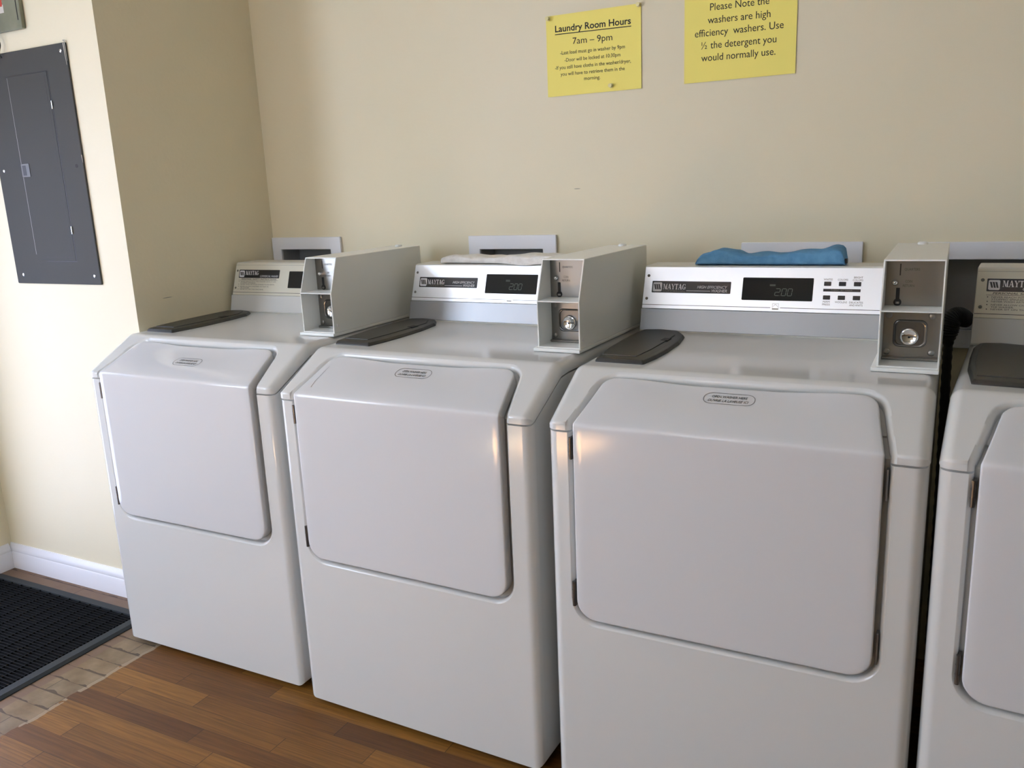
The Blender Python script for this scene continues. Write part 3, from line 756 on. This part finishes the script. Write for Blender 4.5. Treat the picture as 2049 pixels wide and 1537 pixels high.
def build_washer(x, y, rz, kind, label, lab_s, latch, scuff=False):
    root = thing('washing_machine', label, 'washing machine', (x, y, 0), rz, 'coin-operated washers in a row')
    obj('cabinet', cached('cab', cabinet_mesh), 'enamel', root)
    obj('top_cover', cached('cov', cover_mesh), 'enamel', root)
    for i, (fx, fy) in enumerate(((0.06, 0.07), (W-0.06, 0.07), (0.06, 0.62), (W-0.06, 0.62))):
        obj('foot', cached(('foot', i), lambda: MB().lathe((fx, fy, 0), (0, 0, 1), [(0.022, 0), (0.022, 0.008), (0.010, 0.010), (0.010, ZB+0.002)], 16).mesh('f', 30)), 'black', root)
    d = obj('door', cached('door', door_mesh), 'enamel_door', root)
    for i, (z0, z1) in enumerate(((0.7660, 0.8110), (0.4490, 0.5030))):
        def hg(z0=z0, z1=z1):
            mb = MB(); mb.cyl((0.0522, -0.0042, z0), (0, 0, 1), 0.0036, 0.0036, z1-z0, 12)
            for k in range(1, 3): mb.cyl((0.0522, -0.0042, z0+(z1-z0)*k/3-0.0004), (0, 0, 1), 0.0040, 0.0040, 0.0012, 12)
            mb.box(0.0512, 0.0560, -0.003, 0.012, z0, z1); return mb.mesh('h', 30)
        obj('hinge', cached(('hinge', i), hg), 'hinge', root, 'dark metal hinge')
    if latch:
        for i, (z0, z1) in enumerate(((0.757, 0.812), (0.452, 0.512))):
            obj('latch_strip', cached(('latch', i), lambda z0=z0, z1=z1: bevelled(MB().box(0.6225, 0.6262, -0.0015, 0.015, z0, z1).mesh('l'), 0.0006, 1)), 'alu_low', root, 'bright metal latch strip')
    def oval(sc):
        mb = MB(); F = lambda u, v, h: door_point(u, v, h); n = 16; w, hh, t = 0.0485, 0.0170, 0.0011
        o = rrect_pts(-w, w, sc-hh, sc+hh, hh*0.92, 8); q = rrect_pts(-w+t, w-t, sc-hh+t, sc+hh-t, hh*0.92-t, 8); N = len(o)
        mb.add([F(a, b, 0.0006) for a, b in o]+[F(a, b, 0.0006) for a, b in q], [(i, (i+1) % N, N+(i+1) % N, N+i) for i in range(N)])
        put_text(mb, 'OPEN WASHER HERE', F, -0.0330, 0.0335, sc+0.0022, 0.0105, 0.0006, 0.0, 0.012)
        put_text(mb, 'OUVRIR LA LAVEUSE ICI', F, -0.0385, 0.0375, sc-0.0100, 0.0105, 0.0006, 0.25, 0.012)
        return mb.mesh('print')
    obj('opening_label', cached(('oval', lab_s), lambda: oval(lab_s)), 'dark_text', d)
    if scuff:
        mb = MB(); pts = [(0.0957, 0.027), (0.0930, 0.050), (0.0945, 0.066), (0.0962, 0.0865), (0.0982, 0.1057)]; wd = [0.0010, 0.0007, 0.0003, 0.0005, 0.0002]
        for (a, b), wa, wb in zip(zip(pts, pts[1:]), wd, wd[1:]):
            mb.add([door_point(a[0]-wa-DMID, a[1], 0.0004), door_point(a[0]+wa-DMID, a[1], 0.0004), door_point(b[0]+wb-DMID, b[1], 0.0004), door_point(b[0]-wb-DMID, b[1], 0.0004)], [(0, 1, 2, 3)])
        obj('scuff_mark', mb.mesh('scuff'), 'grey_print', d)
    ld = obj('dispenser_lid', cached('lid', lid_mesh), 'lid', root, 'charcoal plastic dispenser lid')
    obj('lid_flap', cached('flap', flap_mesh), 'lid', ld)
    obj('finger_notch', cached('notch', lambda: bevelled(MB().box(0.108, 0.126, 0.395, 0.425, top_z(0.41)+0.010, top_z(0.41)+0.0131).mesh('n'), 0.001, 1)), 'black', ld)
    build_console(root, kind, 0.066 if x > 2 else 0.094)
    build_coin_box(root)
    return root

build_washer(0.0, 0.0, 0.0, 'beige', 'white coin washer with beige console, at the far left against the alcove side wall', 0.074, False)
build_washer(0.7239, -0.0227, -0.0235, 'steel', 'white coin washer with folded off-white towel on its silver console', 0.111, False, True)
build_washer(1.4500, -0.0458, -0.0037, 'steel', 'white coin washer with folded blue towel on its silver console', 0.111, True)
build_washer(2.1483, -0.0447, -0.0733, 'beige', 'white coin washer with beige console, cut off at the right edge, past the black hose', 0.074, False)

def wl2g(x, y, rz, p):
    c, s = math.cos(rz), math.sin(rz); return (x+c*p[0]-s*p[1], y+s*p[0]+c*p[1], p[2])

# ------------------------------------------------------------------ towels on the consoles
def towel(name, sts, y0, y1, zb, mat, origin, seed, crease=0.55, n=28, overhang=None):
    rnd = random.Random(seed); rings = []; NX = 64
    xs0, xs1 = sts[0][0], sts[-1][0]
    def H(x):
        for (a, ha), (b, hb) in zip(sts, sts[1:]):
            if a <= x <= b: t = (x-a)/(b-a); t = t*t*(3-2*t); return ha+(hb-ha)*t
        return sts[-1][1]
    ph = [rnd.uniform(0, 6.28) for _ in range(6)]
    for k in range(NX+1):
        x = xs0+(xs1-xs0)*k/NX; t = k/NX; e = min(1, math.sqrt(max(0.0, 1-(1-min(1, t/0.035))**2)))*min(1, math.sqrt(max(0.0, 1-(1-min(1, (1-t)/0.035))**2)))
        e = max(e, 0.12); h = H(x)*(0.25+0.75*e); cy = (y0+y1)/2; hy = (y1-y0)/2*(0.80+0.20*e)
        r = []
        for i in range(n):
            a = 2*PI*i/n; ca, sa = math.cos(a), math.sin(a)
            yy = cy+hy*math.copysign(abs(ca)**0.55, ca); zz = h*(0.5+0.5*math.copysign(abs(sa)**0.5, sa))
            w = 0.0012*math.sin(38*x+ph[0]+2*a)+0.0010*math.sin(71*x+ph[1]-3*a)
            if ca < 0:
                g = math.exp(-((zz/h-crease)/0.10)**2); yy += 0.0035*g
            if zz > 0.3*h: zz += w*1.2; yy += w
            zlow = zb+0.0008
            if overhang and ca < -0.2 and zz < 0.45*h:
                yy -= overhang(x)*1.6; zz -= overhang(x)*1.0
                zlow = zb-0.006 if yy < 0.5975 else zlow
            r.append(wl2g(*origin, (x, yy, max(zlow, zb+0.0008+zz))))
        rings.append(r)
    return MB().loft(rings).mesh(name, 60)
OB, OC = (0.7239, -0.0227, -0.0235), (1.4500, -0.0458, -0.0037)
bt = obj('blue_towel', towel('blue_towel', [(0.1275, 0.018), (0.150, 0.029), (0.183, 0.0395), (0.225, 0.033), (0.250, 0.0245), (0.300, 0.0275), (0.335, 0.028), (0.375, 0.0335), (0.415, 0.034), (0.450, 0.043), (0.470, 0.040), (0.4755, 0.028)], 0.6085, 0.690, ZCT, 'blue', OC, 3), 'blue')
tag(bt, 'folded blue towel lying on a silver console', 'towel')
obj('care_tag', MB().box(0, 0.0055, 0, 0.014, 0, 0.0105).mesh('t'), 'black', bt, 'small black tag').location = wl2g(*OC, (0.4745, 0.620, ZCT+0.0050))
wt = obj('white_towel', towel('white_towel', [(0.086, 0.014), (0.096, 0.0215), (0.150, 0.0235), (0.210, 0.0195), (0.270, 0.019), (0.330, 0.024), (0.400, 0.025), (0.450, 0.024), (0.500, 0.022), (0.545, 0.018)], 0.603, 0.690, ZCT, 'white_terry', OB, 5, 0.35,
     overhang=lambda x: 0.0065*math.exp(-((x-0.365)/0.05)**2)), 'white_terry')
tag(wt, 'folded off-white towel lying on a silver console', 'towel')

# ------------------------------------------------------------------ outlet boxes set in the back wall
LB = ['white plastic wall outlet box in the alcove corner behind the leftmost washer',
      'white plastic wall outlet box above the off-white towel',
      'white plastic wall outlet box behind the blue towel',
      'white plastic wall outlet box with the black hose hooked into it']
for b, lab in zip(BOXES, LB):
    o = outlet_open(b); t = thing('outlet_box', lab, 'outlet box', (b[0], YW, b[2]), 0, 'outlet boxes behind the washers')
    g = 0.0005
    fr = MB(); inv = lambda p: (p[0]-b[0], p[1]-YW, p[2]-b[2])
    fr = wall_y(MB(), b[0], b[1], b[2], b[3], YW-0.011, YW-0.0004, [(o[0]+0.002, o[1]-0.002, o[2]+0.002, o[3]-0.002)])
    fr.v = [inv(p) for p in fr.v]
    obj('frame', bevelled(raw_mesh(fr, 'frame'), 0.0025, 2), 'pvc', t)
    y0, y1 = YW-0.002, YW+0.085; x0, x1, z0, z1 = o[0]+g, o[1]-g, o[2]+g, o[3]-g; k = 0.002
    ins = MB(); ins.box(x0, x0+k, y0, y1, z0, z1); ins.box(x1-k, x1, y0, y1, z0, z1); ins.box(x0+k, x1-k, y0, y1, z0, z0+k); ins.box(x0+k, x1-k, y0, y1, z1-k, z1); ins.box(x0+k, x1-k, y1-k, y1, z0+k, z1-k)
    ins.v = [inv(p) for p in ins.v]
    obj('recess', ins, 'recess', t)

# ------------------------------------------------------------------ drain hose between the two right washers
def bez(p, n=26):
    out = []; P = [Vector(q) for q in p]
    for k in range(len(P)-1):
        p0 = P[max(k-1, 0)]; p1 = P[k]; p2 = P[k+1]; p3 = P[min(k+2, len(P)-1)]
        for i in range(n):
            t = i/n; out.append(0.5*((2*p1)+(p2-p0)*t+(2*p0-5*p1+4*p2-p3)*t*t+(3*p1-p0-3*p2+p3)*t**3))
    out.append(P[-1]); return out
hp = bez([(2.163, 0.735, 0.013), (2.160, 0.735, 0.30), (2.156, 0.735, 0.60), (2.1515, 0.735, 0.86), (2.1535, 0.735, 0.935), (2.165, 0.742, 0.952), (2.180, 0.762, 0.944), (2.186, 0.800, 0.930)], 34)
rad = []
for i, p in enumerate(hp):
    base = 0.0105 if p.z < 0.88 else 0.0105+0.0095*smooth01((p.z-0.88)/0.04)
    if p.y > 0.737: base = 0.020-0.006*smooth01((p.y-0.765)/0.03)
    rad.append(base*(1.0+(0.07 if i % 4 < 2 else -0.03)))
tag(obj('drain_hose', MB().tube(hp, rad, 18).mesh('hose', 50), 'hose'), 'black ribbed drain hose standing in the gap between the two right washers', 'hose')

# ------------------------------------------------------------------ notices and pins
def WF(u, v, h): return (u, YW-0.0012-h, v)
def notice(cx, cz, w, hgt, label):
    def F(u, v, h): return (u, -0.0012-h, v)
    mb = MB(); nx = 10; nz = 8; vs = []; fs = []
    for side in (0, 1):
        for j in range(nz+1):
            for i in range(nx+1):
                u = i/nx; v = j/nz; curl = 0.0008+0.0022*(max(0, abs(u-0.5)-0.3)*2)**2*3+0.0010*(1-v)
                vs.append(((u-0.5)*w, -curl+(0.0003 if side else 0), (v-0.5)*hgt))
    k = (nx+1)*(nz+1)
    for j in range(nz):
        for i in range(nx):
            a = j*(nx+1)+i; fs.append((a, a+1, a+nx+2, a+nx+1)); fs.append((k+a, k+a+nx+1, k+a+nx+2, k+a+1))
    edge = [i for i in range(nx+1)]+[j*(nx+1)+nx for j in range(1, nz+1)]+[nz*(nx+1)+i for i in range(nx-1, -1, -1)]+[j*(nx+1) for j in range(nz-1, 0, -1)]
    for a, b in zip(edge, edge[1:]+edge[:1]): fs.append((a, k+a, k+b, b))
    o = obj('notice', mb.add(vs, fs).mesh('notice', 60), 'paper'); o.location = (cx, YW-0.0004, cz)
    tag(o, label, 'notice', 'yellow paper notices on the back wall'); return o
def paper_text(o, cx, cz, lines):
    mb = MB()
    def F(u, v, h):
        a = (u-cx)/0.28; b = (v-cz)/0.2159+0.5
        return (u-cx, -(0.0008+0.0022*(max(0, abs(a)-0.3)*2)**2*3+0.0010*(1-b))-0.00035, v-cz)
    for body, u0, u1, v0, v1, size, bold in lines:
        if body == '_': mb.add([F(u0, v0-size, 0), F(u1, v1-size, 0), F(u1, v1+size, 0), F(u0, v0+size, 0)], [(0, 1, 2, 3)])
        else: put_text(mb, body, F, u0, u1, v0, size, 0.0, 0.0, bold, (v1-v0)/(u1-u0))
    obj('lettering', mb.mesh('print'), 'ink', o)
n1 = notice(1.2243, 1.6495, 0.2794, 0.2159, 'yellow paper notice with the laundry room hours, left of the two notices')
paper_text(n1, 1.2243, 1.6495, [('Laundry Room Hours', 1.1118, 1.3352, 1.7131, 1.7094, 0.0245, 0.018), ('_', 1.1109, 1.3360, 1.7070, 1.7034, 0.0011, 0),
    ('7am \u2013 9pm', 1.1644, 1.2816, 1.6765, 1.6739, 0.0245, 0.0), ('-Last load must go in washer by 9pm', 1.1256, 1.3176, 1.6524, 1.6494, 0.0135, 0.004),
    ('-Door will be locked at 10:30pm', 1.1386, 1.3042, 1.6323, 1.6302, 0.0135, 0.004), ('-If you still have cloths in the washer/dryer,', 1.1086, 1.3344, 1.6138, 1.6110, 0.0135, 0.004),
    ('you will have to retrieve them in the', 1.1253, 1.3164, 1.5957, 1.5934, 0.0135, 0.004), ('morning.', 1.1965, 1.2447, 1.5782, 1.5773, 0.0135, 0.004)])
n2 = notice(1.6240, 1.6505, 0.2830, 0.2159, 'yellow paper notice about high efficiency washers, right of the two notices')
paper_text(n2, 1.6240, 1.6505, [('Please Note the', 1.5493, 1.6976, 1.7156, 1.7129, 0.0250, 0.0), ('washers are high', 1.5436, 1.7013, 1.6847, 1.6818, 0.0250, 0.0),
    ('efficiency  washers. Use', 1.5103, 1.7340, 1.6547, 1.6523, 0.0250, 0.0), ('\u00bd the detergent you', 1.5273, 1.7172, 1.6240, 1.6208, 0.0250, 0.0), ('would normally use.', 1.5276, 1.7160, 1.5937, 1.5915, 0.0250, 0.0)])
for (u, v), lab in (((1.0925, 1.7500), 'clear push pin at the top left corner of the hours notice'), ((1.3585, 1.7535), 'clear push pin at the top right corner of the hours notice'), ((1.2772, 1.5560), 'clear push pin at the bottom of the hours notice')):
    p = obj('push_pin', MB().lathe((0, 0, 0), (0, -1, 0), [(0.0012, 0), (0.0058, 0.0005), (0.0062, 0.0020), (0.0036, 0.0032), (0.0034, 0.0095), (0.0054, 0.0110), (0.0052, 0.0125), (0.001, 0.0130)], 18).mesh('pin', 40), 'pin')
    p.location = (u, YW-0.0030, v); tag(p, lab, 'push pin', 'push pins on the hours notice')

# ------------------------------------------------------------------ breaker panel, small grey box and cable on the light wall
def LF(u, v, h): return (u, YL-h, v)
PX0, PX1, PZ0, PZ1 = -0.553, -0.144, 1.0575, 1.7515
t = thing('breaker_panel', 'grey electrical breaker panel mounted on the white wall at the left', 'breaker panel', (PX0, YL, PZ0))
def rel(F): return lambda u, v, h: tuple(a-b for a, b in zip(F(u, v, h*0.5), (PX0, YL, PZ0)))
RF = rel(LF)
mb = MB(); poly(mb, RF, rrect_pts(PX0, PX1, PZ0, PZ1, 0.004, 3), 0.0006, 0.012)
obj('cover', bevelled(mb.mesh('cover'), 0.0035, 3), 'panel', t)
mb = MB(); DU0, DU1, DV0, DV1 = -0.4330, -0.2440, 1.1305, 1.6820
poly(mb, RF, rrect_pts(DU0, DU1, DV0, DV1, 0.002, 2), 0.0118, 0.0142)
dr = obj('door', bevelled(mb.mesh('door'), 0.0012, 2), 'panel', t)
def lines(rs, h0, h1):
    mb = MB()
    for r in rs: rect(mb, RF, *r, h0, h1)
    return mb.mesh('l')
obj('door_gap', lines([(DU1+0.0004, DU1+0.0042, DV0-0.004, DV1), (DU0+0.05, DU1, DV0-0.0036, DV0-0.0008), (DU0, DU1, DV1+0.0002, DV1+0.0022)], 0.0115, 0.0128), 'panel_line', t)
obj('pressed_line', lines([(DU1-0.0135, DU1-0.0120, DV0+0.012, DV1-0.012), (DU0+0.05, DU1-0.0120, DV0+0.0105, DV0+0.0118)], 0.0140, 0.0146), 'panel_line', dr)
obj('edge_highlight', lines([(DU0+0.0010, DU0+0.0022, DV0+0.02, DV1-0.003)], 0.0141, 0.0144), 'panel_edge', dr)
for z in (1.5875, 1.2233):
    mb = MB(); mb.cyl(RF(-0.2400, z-0.0115, 0.0150), (0, 0, 1), 0.0026, 0.0026, 0.023, 12); obj('hinge', mb.mesh('h', 40), 'chrome', t, 'bright hinge pin')
mb = MB(); poly(mb, RF, rrect_pts(-0.4330, -0.3935, 1.3880, 1.4280, 0.002, 2), 0.0135, 0.0175); lt = obj('latch', bevelled(mb.mesh('l'), 0.001, 2), 'panel_latch', dr)
mb = MB(); poly(mb, RF, rrect_pts(-0.4265, -0.4095, 1.3925, 1.4225, 0.001, 2), 0.0174, 0.0180); obj('latch_slot', mb.mesh('l'), 'panel_line', dr)
for u, v in ((-0.1669, 1.7300), (-0.5240, 1.4114), (-0.5164, 1.0861), (-0.1700, 1.0845), (-0.5240, 1.7300)):
    mb = MB(); mb.lathe(RF(u, v, 0.0118), (0, -1, 0), [(0.0050, 0), (0.0050, 0.0012), (0.0030, 0.0028), (0.0006, 0.0030)], 18); obj('screw', mb.mesh('s', 40), 'chrome', t)
mb = MB(); mb.lathe(RF(-0.1749, 1.4100, 0.0118), (0, -1, 0), [(0.0056, 0), (0.0056, 0.0006)], 16); obj('screw_hole', mb.mesh('s'), 'black', t)
# paint chips along the top right edge of the cover
mb = MB()
for u0, v0, u1, v1, w in ((-0.1520, 1.7500, -0.1490, 1.690, 0.0022), (-0.1460, 1.7560, -0.1440, 1.700, 0.0018), (-0.1520, 1.7560, -0.1420, 1.7565, 0.002), (-0.1455, 1.440, -0.1440, 1.418, 0.0016)):
    d = Vector((u1-u0, v1-v0)).normalized(); n = Vector((-d[1], d[0]))*w
    mb.add([RF(u0-n[0], v0-n[1], 0.0124), RF(u1-n[0]*0.3, v1-n[1]*0.3, 0.0124), RF(u1+n[0]*0.3, v1+n[1]*0.3, 0.0124), RF(u0+n[0], v0+n[1], 0.0124)], [(0, 1, 2, 3)])
obj('paint_chip', mb.mesh('chips'), 'chip', t)

ub = thing('switch_box', 'grey-green metal box with red and white sticker, at the top left corner', 'switch box', (-0.52, YL, 1.806))
RF2 = lambda u, v, h: (u+0.52, -h, v-1.806)
mb = MB(); poly(mb, RF2, [(-0.62, 1.806), (-0.3100, 1.806), (-0.3030, 2.10), (-0.62, 2.10)], 0.0006, 0.014); obj('cover', bevelled(mb.mesh('c'), 0.004, 2), 'discon', ub)
mb = MB(); rect(mb, RF2, -0.3235, -0.3205, 1.83, 2.09, 0.0138, 0.0150); obj('edge_seam', mb.mesh('c'), 'panel_line', ub)
mb = MB(); rect(mb, RF2, -0.52, -0.3815, 1.8570, 1.8790, 0.0139, 0.0144); st = obj('sticker', mb.mesh('c'), 'label', ub, 'white sticker with a red band')
mb = MB(); rect(mb, RF2, -0.52, -0.3855, 1.8745, 1.8795, 0.0143, 0.0148); rect(mb, RF2, -0.52, -0.3850, 1.8795, 1.9080, 0.0139, 0.0146); obj('red_band', mb.mesh('c'), 'red', st)

cp = bez([(-0.452, YL-0.010, 1.8050), (-0.438, YL-0.013, 1.7980), (-0.4300, YL-0.013, 1.7850), (-0.4285, YL-0.013, 1.7720), (-0.4330, YL-0.014, 1.7600), (-0.4330, YL-0.0165, 1.7480), (-0.4280, YL-0.0150, 1.7360)], 10)
tag(obj('cable', MB().tube(cp, 0.0026, 10).mesh('cable', 50), 'hose'), 'short dark cable hanging from the grey-green box above the breaker panel', 'cable')

# ------------------------------------------------------------------ door mat
MX0, MX1, MY0, MY1 = -0.8560, -0.0580, -1.05, 0.1290
dm = thing('door_mat', 'black ribbed rubber door mat on the floor at the left', 'door mat', (MX0, MY0, 0))
def mrel(m): m.v = [(a-MX0, b-MY0, c) for a, b, c in m.v]; return m
bd = MB(); o = rrect_pts(MX0, MX1, MY0, MY1, 0.02, 5); o2 = rrect_pts(MX0+0.008, MX1-0.008, MY0+0.008, MY1-0.008, 0.015, 5); i2 = rrect_pts(MX0+0.034, MX1-0.034, MY0+0.034, MY1-0.034, 0.003, 5)
bd.loft([[(x, y, z) for x, y in r] for r, z in ((o, 0.0004), (o, 0.003), (o2, 0.010), (i2, 0.011), (i2, 0.004))], cap=False)
obj('border', mrel(bd).mesh('border', 30), 'mat_border', dm)
bs = MB(); bs.box(MX0+0.030, MX1-0.030, MY0+0.030, MY1-0.030, 0.0006, 0.0045); obj('base', mrel(bs), 'mat_base', dm)
rb = MB(); y = MY0+0.042
while y < MY1-0.038:
    rb.box(MX0+0.034, MX1-0.034, y-0.0013, y+0.0013, 0.0045, 0.0095); y += 0.0115
x = MX0+0.075
while x < MX1-0.04:
    rb.box(x-0.0011, x+0.0011, MY0+0.034, MY1-0.034, 0.0045, 0.0090); x += 0.052
obj('ribs', mrel(rb), 'mat_rib', dm)
